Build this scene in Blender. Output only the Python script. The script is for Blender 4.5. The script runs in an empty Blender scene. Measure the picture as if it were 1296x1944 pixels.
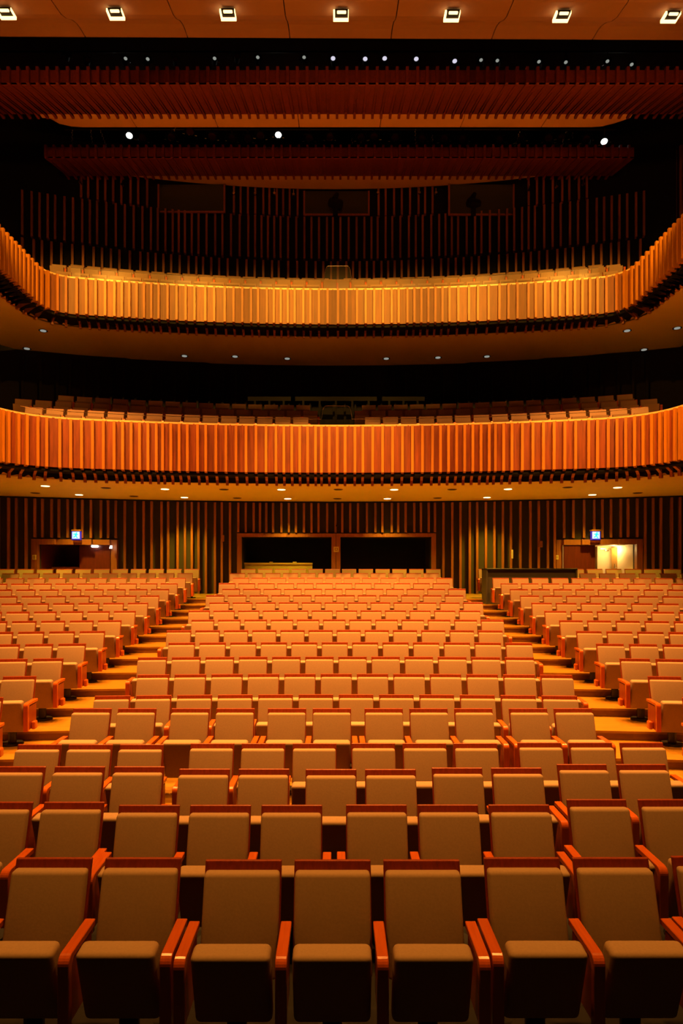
import bpy, bmesh, math, random
from mathutils import Vector, Matrix
random.seed(7)
C = bpy.context.scene
COL = C.collection
PI = math.pi
F = 1200.0; CX = 638.0; HY = 1080.0; CZ = 2.85

# ------------------------------------------------------------------ camera, world, lights, exposure
cam_d = bpy.data.cameras.new('camera'); cam = bpy.data.objects.new('camera', cam_d); COL.objects.link(cam)
cam.location = (0, 0, CZ); cam.rotation_euler = (PI/2, 0, 0)
cam_d.sensor_fit = 'VERTICAL'; cam_d.sensor_height = 36; cam_d.sensor_width = 24
cam_d.lens = F/1944*36
cam_d.shift_x = (648-CX)/1944; cam_d.shift_y = (HY-972)/1944
cam_d.clip_end = 200
C.camera = cam
w = bpy.data.worlds.new('world'); C.world = w; w.use_nodes = True
w.node_tree.nodes['Background'].inputs[0].default_value = (0, 0, 0, 1)
C.view_settings.view_transform = 'Standard'; C.view_settings.look = 'None'
C.view_settings.exposure = 0.0; C.view_settings.gamma = 1.0
C.view_settings.use_curve_mapping = False

def spot(name, loc, target, power, color, size=1.6, blend=0.8, radius=0.15):
    l = bpy.data.lights.new(name, 'SPOT'); l.energy = power; l.color = color
    l.spot_size = size; l.spot_blend = blend; l.shadow_soft_size = radius
    o = bpy.data.objects.new(name, l); COL.objects.link(o); o.location = loc
    d = Vector(target)-Vector(loc); o.rotation_euler = d.to_track_quat('-Z', 'Y').to_euler()
    return o
def point(name, loc, power, color, radius=0.1):
    l = bpy.data.lights.new(name, 'POINT'); l.energy = power; l.color = color; l.shadow_soft_size = radius
    o = bpy.data.objects.new(name, l); COL.objects.link(o); o.location = loc; return o
WARM = (1.0, 0.37, 0.060)
CEIL_X = [-7.73, -5.17, -2.54, 0.11, 2.72, 5.31, 7.88]
for x in CEIL_X:                                  # the seven downlights the photo shows
    spot('ceiling_downlight_beam', (x, 14.9, 15.45), (x*0.9, 14.9, 0), 6000, WARM, 1.35, 0.6, 0.12)
for x in (-6.5, -3.2, 0, 3.2, 6.5):                       # added row of unseen lamps above the frame, brightening the middle seats
    spot('added_seat_beam', (x, 10.0, 15.0), (x*0.95, 11.2, 0), 7100, WARM, 0.95, 0.8, 0.2)
for x in (-4, 0, 4):  # unseen lamps added over the nearer rows
    spot('added_seat_beam', (x, 6.3, 15.0), (x*0.95, 7.3, 0), 3300, WARM, 0.9, 0.8, 0.2)
for x in (-8, 0, 8):                               # added lamps out of frame, lighting the nearer bridge
    spot('added_bridge_beam', (x, 9.0, 13.6), (x*1.1, 17.5, 16.5), 420, (1.0, 0.30, 0.05), 0.9, 0.9, 0.2)
for x in (-3.5, 0, 3.5):  # added lamps overhead, out of view, to lift the front rows
    spot('added_seat_beam', (x, 4.0, 14.8), (x*0.8, 4.6, 0), 1500, (1.0, 0.37, 0.03), 1.0, 0.8, 0.2)
for x in (-7.5, -5, -2.5, 0, 2.5, 5, 7.5):                    # added unseen lamps that brighten the upper balcony front
    spot('added_balcony_beam', (x, 12.5, 15.7), (x*1.22, 21.8, 12.5), 4700, (1.0, 0.42, 0.04), 0.60, 0.7, 0.12)
for x in (-9.5, 9.5):                              # more added lamps for its side wings
    spot('added_balcony_beam', (-x*0.2, 11.5, 15.6), (x, 17.6, 12.3), 3300, (1.0, 0.38, 0.05), 0.75, 0.8, 0.12)
for x in (-7, 0, 7):                               # added lamps for the lower balcony front, also unseen
    spot('added_balcony_beam', (x, 10.0, 14.0), (x*1.1, 19.0, 4.9), 7500, (1.0, 0.36, 0.05), 0.56, 0.6, 0.12)

# ------------------------------------------------------------------ materials
def mat(name, color, rough=0.5, grain=0.0, gscale=(1, 1, 1), island=0.0, bump=0.0, nscale=8.0, metal=0.0, emit=None, estr=0, spec=0.5, objrand=False, col2=None):
    m = bpy.data.materials.new(name); m.use_nodes = True
    nt = m.node_tree; b = nt.nodes['Principled BSDF']
    b.inputs['Base Color'].default_value = (*color, 1); b.inputs['Roughness'].default_value = rough
    b.inputs['Metallic'].default_value = metal; b.inputs['Specular IOR Level'].default_value = spec
    if emit:
        b.inputs['Emission Color'].default_value = (*emit, 1); b.inputs['Emission Strength'].default_value = estr
    if grain or bump or island:
        tc = nt.nodes.new('ShaderNodeTexCoord'); mp = nt.nodes.new('ShaderNodeMapping')
        mp.inputs['Scale'].default_value = gscale
        nt.links.new(tc.outputs['Object'], mp.inputs['Vector'])
        geo = nt.nodes.new('ShaderNodeNewGeometry')
        oi = nt.nodes.new('ShaderNodeObjectInfo')
        ad = nt.nodes.new('ShaderNodeVectorMath'); ad.operation = 'MULTIPLY_ADD'
        src = oi.outputs['Random'] if objrand else geo.outputs['Random Per Island']
        nt.links.new(src, ad.inputs[0]); ad.inputs[1].default_value = (37, 19, 53)
        nt.links.new(mp.outputs[0], ad.inputs[2])
        nz = nt.nodes.new('ShaderNodeTexNoise'); nz.inputs['Scale'].default_value = nscale
        nz.inputs['Detail'].default_value = 5; nz.inputs['Roughness'].default_value = 0.6
        nt.links.new(ad.outputs[0], nz.inputs['Vector'])
        rp = nt.nodes.new('ShaderNodeValToRGB')
        c2 = col2 or tuple(c*(1-grain) for c in color)
        rp.color_ramp.elements[0].position = 0.32; rp.color_ramp.elements[1].position = 0.68
        rp.color_ramp.elements[0].color = (*c2, 1); rp.color_ramp.elements[1].color = (*color, 1)
        nt.links.new(nz.outputs['Fac'], rp.inputs[0])
        mx = nt.nodes.new('ShaderNodeMix'); mx.data_type = 'RGBA'; mx.blend_type = 'MULTIPLY'
        mx.inputs[0].default_value = 1.0
        mr = nt.nodes.new('ShaderNodeMapRange'); mr.inputs['To Min'].default_value = 1-island; mr.inputs['To Max'].default_value = 1.0
        nt.links.new(src, mr.inputs['Value'])
        nt.links.new(rp.outputs[0], mx.inputs[6]); nt.links.new(mr.outputs[0], mx.inputs[7])
        nt.links.new(mx.outputs[2], b.inputs['Base Color'])
        if bump:
            bp = nt.nodes.new('ShaderNodeBump'); bp.inputs['Strength'].default_value = bump; bp.inputs['Distance'].default_value = 0.01
            nt.links.new(nz.outputs['Fac'], bp.inputs['Height']); nt.links.new(bp.outputs[0], b.inputs['Normal'])
    return m
M = {}
M['fabric'] = mat('beige_fabric', (0.36, 0.245, 0.165), 0.9, 0.10, (1, 1, 1), 0.06, 0.06, 60, objrand=True, spec=0.1)
M['cherry'] = mat('cherry_wood', (0.32, 0.045, 0.006), 0.32, 0.35, (9, 9, 0.8), 0.12, 0, 6, objrand=True)
M['arm'] = mat('armrest_wood', (0.52, 0.10, 0.008), 0.2, 0.18, (9, 0.8, 0.8), 0.1, 0, 6, objrand=True)
M['slat'] = mat('slat_wood', (0.58, 0.215, 0.012), 0.45, 0.25, (6, 6, 0.5), 0.22, 0, 3)
M['board'] = mat('board_wood', (0.30, 0.060, 0.006), 0.5, 0.45, (5, 5, 0.4), 0.30, 0, 3)
M['board_up'] = mat('upper_board_wood', (0.29, 0.090, 0.006), 0.5, 0.30, (5, 5, 0.4), 0.22, 0, 3)
M['bridge'] = mat('bridge_wood', (0.26, 0.04, 0.01), 0.5, 0.3, (5, 0.5, 5), 0.2, 0, 3)
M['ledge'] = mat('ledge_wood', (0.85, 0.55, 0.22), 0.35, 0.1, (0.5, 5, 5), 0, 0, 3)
M['oak'] = mat('oak_floor', (0.38, 0.19, 0.014), 0.35, 0.25, (1.2, 9, 1), 0.0, 0, 2.2)
M['pit_shade'] = mat('shade_black_floor', (0.006, 0.005, 0.004), 0.9)  # near-black colour stands in for shade between the front rows
M['riser'] = mat('riser_wood', (0.24, 0.10, 0.02), 0.45, 0.3, (0.8, 9, 9), 0.0, 0, 2.2)
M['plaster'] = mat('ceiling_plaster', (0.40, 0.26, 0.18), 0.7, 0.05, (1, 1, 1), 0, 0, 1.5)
M['panel'] = mat('lit_panel_plaster', (0.85, 0.55, 0.25), 0.7, 0.05, (1, 1, 1), 0, 0, 1.5)  # paler than the ceiling plaster, in place of light on these panels
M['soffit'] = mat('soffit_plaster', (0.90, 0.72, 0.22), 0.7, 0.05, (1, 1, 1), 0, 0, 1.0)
M['dark'] = mat('dark_wall', (0.055, 0.04, 0.022), 0.9)
M['blackp'] = mat('black_paint', (0.008, 0.008, 0.008), 0.8, spec=0.2)
M['black'] = mat('black_metal', (0.012, 0.011, 0.010), 0.4)
M['steel'] = mat('chrome', (0.7, 0.7, 0.7), 0.2, metal=1.0)
M['frame'] = mat('frame_wood', (0.40, 0.13, 0.04), 0.45, 0.3, (6, 6, 0.5), 0.1, 0, 3)
M['desk'] = mat('desk_laminate', (0.05, 0.048, 0.03), 0.5)
M['cream'] = mat('cream_paint', (0.85, 0.72, 0.50), 0.6)
M['redleaf'] = mat('door_leaf_wood', (0.14, 0.02, 0.012), 0.4, 0.3, (6, 6, 0.5), 0, 0, 3)
M['counter'] = mat('counter_laminate', (0.62, 0.48, 0.12), 0.5)
M['leaf'] = mat('open_leaf_wood', (0.50, 0.26, 0.06), 0.85, 0.2, (6, 6, 0.5), 0, 0, 3)
M['pane'] = mat('booth_pane', (0.05, 0.06, 0.05), 0.25)
M['lamp'] = mat('lamp_glow', (1, 0.8, 0.5), 0.5, emit=(1.0, 0.60, 0.22), estr=3.5)
M['lamp2'] = mat('downlight_glow', (1, 0.8, 0.5), 0.5, emit=(1.0, 0.72, 0.30), estr=6)
M['white_glow'] = mat('cold_lamp_glow', (1, 1, 1), 0.5, emit=(0.92, 1.0, 0.95), estr=6)
M['lens'] = mat('lens_glint_glow', (0.2, 0.2, 0.2), 0.1, emit=(0.85, 0.9, 0.8), estr=0.3)  # faint emission imitates reflections in the glass
M['lens_bright_glint'] = mat('bright_lens_glint', (0.8, 0.8, 0.9), 0.15, emit=(0.85, 0.82, 1.0), estr=0.8)  # stronger emission, painted in for the brighter glints
M['lens_off'] = mat('dark_lens_glass', (0.10, 0.03, 0.02), 0.1, spec=0.8)
M['cable'] = mat('safety_cable', (0.8, 0.8, 0.8), 0.3, metal=0.3)
M['blue'] = mat('sign_case', (0.02, 0.02, 0.35), 0.5, emit=(0.03, 0.02, 0.7), estr=0.5)
M['sign'] = mat('sign_face', (0.5, 0.7, 1), 0.5, emit=(0.12, 0.32, 1.0), estr=0.9)
M['glyph'] = mat('sign_glyph', (0, 0.8, 0.8), 0.5, emit=(0.0, 0.80, 0.75), estr=1.1)
M['plate'] = mat('wall_plate', (0.75, 0.65, 0.3), 0.5)
M['orange'] = mat('orange_plastic', (0.9, 0.18, 0.03), 0.4)
g = bpy.data.materials.new('rail_glass'); g.use_nodes = True; nt = g.node_tree
for n in list(nt.nodes):
    if n.type == 'BSDF_PRINCIPLED': nt.nodes.remove(n)
tr = nt.nodes.new('ShaderNodeBsdfTransparent'); gl = nt.nodes.new('ShaderNodeBsdfGlossy'); gl.inputs['Roughness'].default_value = 0.12
ms = nt.nodes.new('ShaderNodeMixShader'); ms.inputs[0].default_value = 0.035
nt.links.new(tr.outputs[0], ms.inputs[1]); nt.links.new(gl.outputs[0], ms.inputs[2])
nt.links.new(ms.outputs[0], nt.nodes['Material Output'].inputs[0]); M['glass'] = g

# ------------------------------------------------------------------ helpers
class MB:
    def __init__(s): s.v = []; s.f = []; s.m = []
    def face(s, pts, mi=0):
        i = len(s.v); s.v += [tuple(p) for p in pts]; s.f.append(tuple(range(i, i+len(pts)))); s.m.append(mi)
    def hexa(s, p, mi=0):      # 8 points: bottom 4 ccw, top 4 ccw
        i = len(s.v); s.v += [tuple(q) for q in p]
        for f in ((3, 2, 1, 0), (4, 5, 6, 7), (0, 1, 5, 4), (1, 2, 6, 5), (2, 3, 7, 6), (3, 0, 4, 7)):
            s.f.append(tuple(i+k for k in f)); s.m.append(mi)
    def box(s, x0, x1, y0, y1, z0, z1, mi=0, M4=None):
        p = [(x0, y0, z0), (x1, y0, z0), (x1, y1, z0), (x0, y1, z0), (x0, y0, z1), (x1, y0, z1), (x1, y1, z1), (x0, y1, z1)]
        if M4 is not None: p = [M4 @ Vector(q) for q in p]
        s.hexa(p, mi)
    def prism(s, poly, w, origin, u, wdir, mi=0):
        """poly of (n,z) points; n along u, extruded +-w/2 along wdir."""
        O = Vector(origin); U = Vector(u); W = Vector(wdir); n = len(poly); i = len(s.v)
        for sg in (-0.5, 0.5):
            for (a, z) in poly: s.v.append(tuple(O+U*a+Vector((0, 0, z))+W*(w*sg)))
        s.f.append(tuple(i+k for k in range(n))); s.m.append(mi)
        s.f.append(tuple(i+n+k for k in reversed(range(n)))); s.m.append(mi)
        for k in range(n):
            k2 = (k+1) % n
            s.f.append((i+k2, i+k, i+n+k, i+n+k2)); s.m.append(mi)
    def cyl(s, p0, p1, r0, r1=None, seg=16, mi=0, cap=True):
        r1 = r0 if r1 is None else r1
        p0 = Vector(p0); p1 = Vector(p1); d = (p1-p0).normalized()
        a = d.orthogonal().normalized(); b = d.cross(a); i = len(s.v)
        for p, r in ((p0, r0), (p1, r1)):
            for k in range(seg):
                t = 2*PI*k/seg; s.v.append(tuple(p+a*(r*math.cos(t))+b*(r*math.sin(t))))
        for k in range(seg):
            k2 = (k+1) % seg; s.f.append((i+k, i+k2, i+seg+k2, i+seg+k)); s.m.append(mi)
        if cap:
            s.f.append(tuple(i+k for k in reversed(range(seg)))); s.m.append(mi)
            s.f.append(tuple(i+seg+k for k in range(seg))); s.m.append(mi)
    def tube(s, pts, r, seg=8, mi=0):
        for a, b in zip(pts[:-1], pts[1:]): s.cyl(a, b, r, r, seg, mi)
    def mesh(s, name, mats, bevel=0, seg=2, smooth=False):
        me = bpy.data.meshes.new(name); me.from_pydata(s.v, [], s.f)
        for m in mats: me.materials.append(M[m])
        for p, k in zip(me.polygons, s.m): p.material_index = k
        bm = bmesh.new(); bm.from_mesh(me)
        bmesh.ops.recalc_face_normals(bm, faces=bm.faces)
        if bevel:
            es = [e for e in bm.edges if len(e.link_faces) == 2 and e.calc_face_angle(0) > 0.6]
            bmesh.ops.bevel(bm, geom=es, offset=bevel, segments=seg, profile=0.5, affect='EDGES', clamp_overlap=True)
        bm.to_mesh(me); bm.free()
        if smooth:
            for p in me.polygons: p.use_smooth = True
        return me
def link(name, me, parent=None, loc=(0, 0, 0), rz=0):
    o = bpy.data.objects.new(name, me); COL.objects.link(o); o.location = loc; o.rotation_euler = (0, 0, rz)
    if parent is not None: o.parent = parent
    return o
def tag(o, label=None, cat=None, group=None, kind=None):
    if label: o['label'] = label
    if cat: o['category'] = cat
    if group: o['group'] = group
    if kind: o['kind'] = kind
    return o
def thing(name, label, cat, loc=(0, 0, 0), rz=0, group=None):
    return tag(link(name, None, None, loc, rz), label, cat, group)
def px(x, y, d):               # photo pixel at distance d -> point
    return Vector(((x-CX)*d/F, d, CZ+(HY-y)*d/F))
ORD = ['zeroth', 'first', 'second', 'third', 'fourth', 'fifth', 'sixth', 'seventh', 'eighth', 'ninth', 'tenth', 'eleventh', 'twelfth', 'thirteenth', 'fourteenth', 'fifteenth', 'sixteenth', 'seventeenth', 'eighteenth', 'nineteenth', 'twentieth',
       'twenty-first', 'twenty-second', 'twenty-third', 'twenty-fourth', 'twenty-fifth', 'twenty-sixth', 'twenty-seventh', 'twenty-eighth', 'twenty-ninth', 'thirtieth', 'thirty-first', 'thirty-second', 'thirty-third', 'thirty-fourth', 'thirty-fifth', 'thirty-sixth', 'thirty-seventh', 'thirty-eighth']

# ------------------------------------------------------------------ rows
ROWD = {1: 4.05, 2: 5.06, 3: 6.08, 4: 7.08, 5: 8.07}
ROWZ = {1: 0, 2: -0.03, 3: -0.06, 4: -0.09, 5: 0.09, 6: 0.09}
for k in range(6, 20): ROWD[k] = 8.98+0.971*(k-6)
for k in range(7, 20): ROWZ[k] = 0.085+0.138*(k-6)
def sag(X): return X*X/100.0
YW1 = 25.2; YW2 = 25.9
def wall1(X): return YW1-X*X/76.0
def wall2(X): return YW2-X*X/76.0
WX = 13.0

# ------------------------------------------------------------------ structure: floor, walls, ceiling
mb = MB(); N = 40
xs = [-WX+2*WX*i/N for i in range(N+1)]
def strip(mb, ya, za, yb, zb, mi=0):
    for a, b in zip(xs[:-1], xs[1:]):
        mb.face([(a, ya(a), za), (b, ya(b), za), (b, yb(b), zb), (a, yb(a), zb)], mi)
nose = {}
for k in range(7, 20): nose[k] = (lambda X, d=ROWD[k]-1.03: d-sag(X))
nose[5] = lambda X: 7.22
strip(mb, lambda X: 0.9, 0, lambda X: 3.8, 0, 2)
strip(mb, lambda X: 3.8, 0, nose[5], -0.09, 2)
strip(mb, nose[5], -0.09, nose[5], 0.09, 1)
strip(mb, nose[5], 0.09, nose[7], 0.09)
zp = 0.09
for k in range(7, 20):
    strip(mb, nose[k], zp, nose[k], ROWZ[k], 1)
    nx = nose[k+1] if k < 19 else (lambda X: wall1(X)+2.6)
    strip(mb, nose[k], ROWZ[k], nx, ROWZ[k]); zp = ROWZ[k]
floor = link('floor', mb.mesh('floor', ['oak', 'riser', 'pit_shade'])); tag(floor, kind='structure')
ZR = ROWZ[19]
# thin nosing strips on the treads, part of the floor
mb = MB()
for k in range(7, 20):
    for a, b in zip(xs[:-1], xs[1:]):
        ya, yb = nose[k](a), nose[k](b)
        mb.hexa([(a, ya-0.02, ROWZ[k]-0.03), (b, yb-0.02, ROWZ[k]-0.03), (b, yb+0.01, ROWZ[k]-0.03), (a, ya+0.01, ROWZ[k]-0.03),
                 (a, ya-0.02, ROWZ[k]+0.004), (b, yb-0.02, ROWZ[k]+0.004), (b, yb+0.01, ROWZ[k]+0.004), (a, ya+0.01, ROWZ[k]+0.004)])
link('step_nosing', mb.mesh('step_nosing', ['oak']), floor)

def solveX(xp, wf):
    X = 0
    for _ in range(20): X = (xp-CX)*wf(X)/F
    return X
def wz(yp, xp, wf):
    X = solveX(xp, wf); return CZ+(HY-yp)*wf(X)/F
DL = (solveX(75, wall1), solveX(213, wall1)); DR = (solveX(1065, wall1), solveX(1204, wall1))
WL = (solveX(459, wall1), solveX(629, wall1)); WR = (solveX(646, wall1), solveX(818, wall1))
ZD = 3.76; ZWt = 4.11; ZWb = 2.35
OPEN1 = [(DL[0], DL[1], ZR, ZD), (WL[0], WL[1], ZWb, ZWt), (WR[0], WR[1], ZWb, ZWt), (DR[0], DR[1], ZR, ZD)]
def back_wall(name, wf, z0, z1, openings, matn):
    br = sorted(set([-WX, WX]+[-WX+i*0.65 for i in range(41)]+[q for o in openings for q in o[:2]]))
    mb = MB()
    for a, b in zip(br[:-1], br[1:]):
        if b-a < 1e-5: continue
        mid = (a+b)/2; segs = [(z0, z1)]
        for o in openings:
            if o[0] < mid < o[1]: segs = [(z0, o[2]), (o[3], z1)]
        for (p, q) in segs:
            if q-p < 1e-4: continue
            mb.hexa([(a, wf(a), p), (b, wf(b), p), (b, wf(b)+0.12, p), (a, wf(a)+0.12, p),
                     (a, wf(a), q), (b, wf(b), q), (b, wf(b)+0.12, q), (a, wf(a)+0.12, q)])
    o = link(name, mb.mesh(name, [matn])); tag(o, kind='structure'); return o
wb1 = back_wall('wall_back', lambda X: wall1(X), ZR, 5.5, OPEN1, 'dark')
wb2 = back_wall('wall_back', lambda X: wall2(X), 6.0, 19.6, [], 'blackp')
def fins(name, wf, z0, z1, x0, x1, sp, wdt, depth, parent, matn, skips=(), jitter=0.15, gap=0.02):
    mb = MB(); X = x0
    while X < x1:
        a, b = z0, z1
        for (p, q, s0, s1) in skips:
            if p-0.25 < X < q+0.25: a = max(a, s1)
        y = wf(X)
        if b-a > 0.1:
            t = Vector((1, -X/38.0, 0)).normalized(); n = Vector((-X/38.0, -1, 0)).normalized()
            mb.prism([(gap, a), (gap+depth, a), (gap+depth, b), (gap, b)], wdt, (X, y, 0), n, t)
        X += sp*(1+random.uniform(-jitter, jitter))
    return link(name, mb.mesh(name, [matn]), parent)
M['wslat'] = mat('wall_slat_wood', (0.45, 0.15, 0.025), 0.45, 0.3, (6, 6, 0.5), 0.3, 0, 3)
sk = [(DL[0], DL[1], 0, ZD+0.26), (WL[0], WR[1], 0, ZWt+0.18), (DR[0], DR[1], 0, ZD+0.26)]
fins('wall_slats', wall1, ZR, 5.45, -WX+0.1, WX, 0.305, 0.085, 0.22, wb1, 'wslat', sk, 0.22)
fins('wall_slats', wall2, 13.0, 15.35, -11.9, 11.9, 0.33, 0.085, 0.20, wb2, 'wslat', (), 0.2)
W3 = [(solveX(a, wall2), solveX(b, wall2)) for a, b in ((300, 430), (577, 700), (848, 975))]
fins('wall_slats', wall2, 15.45, 17.15, -11.9, 11.9, 0.29, 0.08, 0.20, wb2, 'wslat', (), 0.2)
fins('wall_slats', wall2, 17.2, 18.4, -9.9, 10.0, 0.29, 0.08, 0.20, wb2, 'wslat', [(a, b, 0, 19) for a, b in W3], 0.2)
fins('wall_slats', wall2, 8.6, 10.9, -11.9, 11.9, 0.5, 0.08, 0.15, wb2, 'blackp', (), 0.2)
for sgn, nm in ((-1, 'wall_left'), (1, 'wall_right')):
    mb = MB(); X = sgn*WX
    mb.box(min(X, X+sgn*0.12), max(X, X+sgn*0.12), 0.9, 27, -0.1, 19.6)
    wl = link(nm, mb.mesh(nm, ['blackp'])); tag(wl, kind='structure')
    mb = MB(); y = 8.0
    while y < 25:
        for (a, b) in ((0.3, 5.4), (12.0, 18.6)):
            if a < 1:
                a = max([0.02]+[ROWZ[k] for k in range(7, 20) if nose[k](X) < y])+0.02
            x0 = X-sgn*0.02; x1 = X-sgn*0.22
            mb.box(min(x0, x1), max(x0, x1), y, y+0.085, a, b)
        y += 0.31*(1+random.uniform(-.2, .2))
    link('wall_slats', mb.mesh('wall_slats', ['wslat']), wl)
mb = MB(); mb.box(-WX-.2, WX+.2, 0.9, 27, 19.6, 19.8)
tag(link('ceiling', mb.mesh('ceiling', ['blackp'])), kind='structure')

# ------------------------------------------------------------------ balconies
def bal_path(Xs, Yc, k, r, Yend=6.5, step=0.06):
    cy = Yc-k*Xs*Xs
    t = Vector((-1, 2*k*Xs)).normalized()      # direction along back arc at left corner (towards -x)
    # left half, from centre going left
    pts = []
    x = 0.0
    xend = -(Xs-r)
    n = 120
    for i in range(n+1):
        x = xend*i/n; pts.append((x, Yc-k*x*x))
    p0 = Vector(pts[-1]); p1 = Vector((-Xs, cy)); p2 = Vector((-Xs, cy-r))
    for i in range(1, 25):
        u = i/24; q = p0*(1-u)**2+p1*2*u*(1-u)+p2*u*u; pts.append((q.x, q.y))
    y = cy-r
    while y > Yend: y -= 0.25; pts.append((-Xs, y))
    full = list(reversed(pts))+[(-a, b) for a, b in pts[1:]]
    # resample
    out = []; cum = [0]
    for a, b in zip(full[:-1], full[1:]): cum.append(cum[-1]+math.hypot(b[0]-a[0], b[1]-a[1]))
    L = cum[-1]; m = int(L/step); j = 0
    for i in range(m+1):
        s = L*i/m
        while j < len(cum)-2 and cum[j+1] < s: j += 1
        u = (s-cum[j])/max(1e-9, cum[j+1]-cum[j])
        out.append((full[j][0]*(1-u)+full[j+1][0]*u, full[j][1]*(1-u)+full[j+1][1]*u))
    res = []
    for i, p in enumerate(out):
        a = out[max(0, i-1)]; b = out[min(len(out)-1, i+1)]
        tx, ty = b[0]-a[0], b[1]-a[1]; l = math.hypot(tx, ty)
        res.append((p[0], p[1], ty/l, -tx/l))   # normal towards the room
    return res
def sweep(mb, path, prof, closed=True, mi=0, every=3):
    P = path[::every]
    if P[-1] != path[-1]: P.append(path[-1])
    n = len(prof); i0 = len(mb.v)
    for (x, y, nx, ny) in P:
        for (a, z) in prof: mb.v.append((x+nx*a, y+ny*a, z))
    R = range(n if closed else n-1)
    for i in range(len(P)-1):
        for k in R:
            k2 = (k+1) % n
            mb.f.append((i0+i*n+k, i0+i*n+k2, i0+(i+1)*n+k2, i0+(i+1)*n+k)); mb.m.append(mi)
def fan(mb, path, n0, z, wf, thick=0.15, every=4, xmax=WX-0.02):
    P = path[::every]+[path[-1]]; prev = None
    for (x, y, nx, ny) in P:
        a = (x+nx*n0, y+ny*n0); L = 0.0; q = a
        while L < 9:
            L += 0.1; q2 = (a[0]-nx*L, a[1]-ny*L)
            if abs(q2[0]) > xmax or q2[1] > wf(q2[0])-0.02: break
            q = q2
        if prev:
            pa, pq = prev
            mb.hexa([(pa[0], pa[1], z), (a[0], a[1], z), (q[0], q[1], z), (pq[0], pq[1], z),
                     (pa[0], pa[1], z+thick), (a[0], a[1], z+thick), (q[0], q[1], z+thick), (pq[0], pq[1], z+thick)])
        prev = (a, q)
def place_fins(mb, path, poly, wdt, spc, ymin=7.0):
    step = math.hypot(path[1][0]-path[0][0], path[1][1]-path[0][1]); s = 0.1; L = step*(len(path)-1)
    ph = random.random()*6
    while s < L:
        i = int(s/step); x, y, nx, ny = path[i]
        mb.prism(poly, wdt, (x, y, 0), (nx, ny, 0), (-ny, nx, 0))
        s += spc*(1+0.16*math.sin(s*1.3+ph)+random.uniform(-.06, .06))
def planks(mb, path, poly, wdt, n=2):
    for i in range(0, len(path)-n, n):
        x, y, nx, ny = path[i]; x2, y2, mx, my = path[i+n]
        v = []
        ps = [(x, y, nx, ny), (x2, y2, mx, my)]
        (a0, z0), (a1, z1) = poly
        pt = lambda p, a, z: (p[0]+p[2]*a, p[1]+p[3]*a, z)
        mb.hexa([pt(ps[0], a1, z0), pt(ps[1], a1, z0), pt(ps[1], a0, z0), pt(ps[0], a0, z0),
                 pt(ps[0], a1, z1), pt(ps[1], a1, z1), pt(ps[1], a0, z1), pt(ps[0], a0, z1)])
def glass_rail(root, path, nb, z0, zh, xc0, xc1, zarch):
    """clear guard screen along the ledge with its raised rounded section in the middle."""
    mb = MB(); edge = []
    pts = [p for p in path if abs(p[0]) < 9.0 and p[1] > 15][::3]
    def top(x):
        r = 0.14; w0, w1 = xc0, xc1
        if w0 <= x <= w1:
            dd = min(x-w0, w1-x)
            return zh+(zarch-zh)*(1.0 if dd > r else math.sqrt(max(0, 1-(1-dd/r)**2)))
        return zh
    X = -8.9; P = []
    def at(x):
        b = min(path, key=lambda p: abs(p[0]-x)+(100 if p[1] < 15 else 0)); return (x, b[1]+nb)
    cut = [-8.9+i*0.3 for i in range(60)]
    cut = [c for c in cut if c < xc0-0.05 or c > xc1+0.05]+[xc0+(xc1-xc0)*i/24 for i in range(25)]+[xc0-0.01, xc1+0.01]
    cut = sorted(c for c in cut if c < 8.95)
    for x in cut:
        q = at(x); P.append((q[0], q[1], top(x)))
    for a, b in zip(P[:-1], P[1:]): mb.face([(a[0], a[1], z0), (b[0], b[1], z0), b, a])
    link('glass_screen', mb.mesh('glass_screen', ['glass']), root)
    mb = MB(); mb.tube([(p[0], p[1], p[2]) for p in P], 0.008, 6)
    link('handrail', mb.mesh('handrail', ['steel']), root)
def balcony(name, label, Xs, Yc, k, r, zt, zb, tail, zs, sp, finw, findep, boardm, finmat, wf, ledge_z):
    root = thing(name, label, 'balcony')
    path = bal_path(Xs, Yc, k, r)
    mb = MB(); planks(mb, path, ((0.0, zb), (-0.05, zt)), .12, 2)
    link('front_boards', mb.mesh('front_boards', [boardm]), root)
    mb = MB()
    poly = [(0.002, zt-0.035), (findep, zt-0.035), (findep, zb-0.02), (findep-0.02, zb-0.035), (-0.44, zb-0.08), (-0.45, zb-tail), (-0.55, zb-tail), (-0.55, zb-tail+0.10), (-0.1, zb-0.05), (0.002, zb-0.005)]
    place_fins(mb, path, poly, finw, sp)
    link('front_slats', mb.mesh('front_slats', [finmat]), root)
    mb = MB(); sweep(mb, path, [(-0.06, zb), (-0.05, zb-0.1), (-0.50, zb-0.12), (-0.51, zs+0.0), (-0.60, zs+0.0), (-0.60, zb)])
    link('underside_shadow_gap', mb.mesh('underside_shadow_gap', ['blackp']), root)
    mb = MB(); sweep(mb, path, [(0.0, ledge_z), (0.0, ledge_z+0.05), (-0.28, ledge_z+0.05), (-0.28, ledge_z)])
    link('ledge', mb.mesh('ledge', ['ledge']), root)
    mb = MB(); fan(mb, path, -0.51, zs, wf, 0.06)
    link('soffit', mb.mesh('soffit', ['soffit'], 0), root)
    return root, path
K1 = 0.0150; K2 = 0.0115
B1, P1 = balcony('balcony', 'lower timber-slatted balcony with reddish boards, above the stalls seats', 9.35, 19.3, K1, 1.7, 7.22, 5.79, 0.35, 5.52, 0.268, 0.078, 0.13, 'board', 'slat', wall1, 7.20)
B2, P2 = balcony('balcony', 'upper timber-slatted balcony, brightest orange, with sides sweeping up to the frame edges', 9.6, 22.0, K2, 0.9, 12.58, 11.36, 0.29, 11.15, 0.29, 0.076, 0.16, 'board_up', 'slat', wall2, 12.56)
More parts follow.
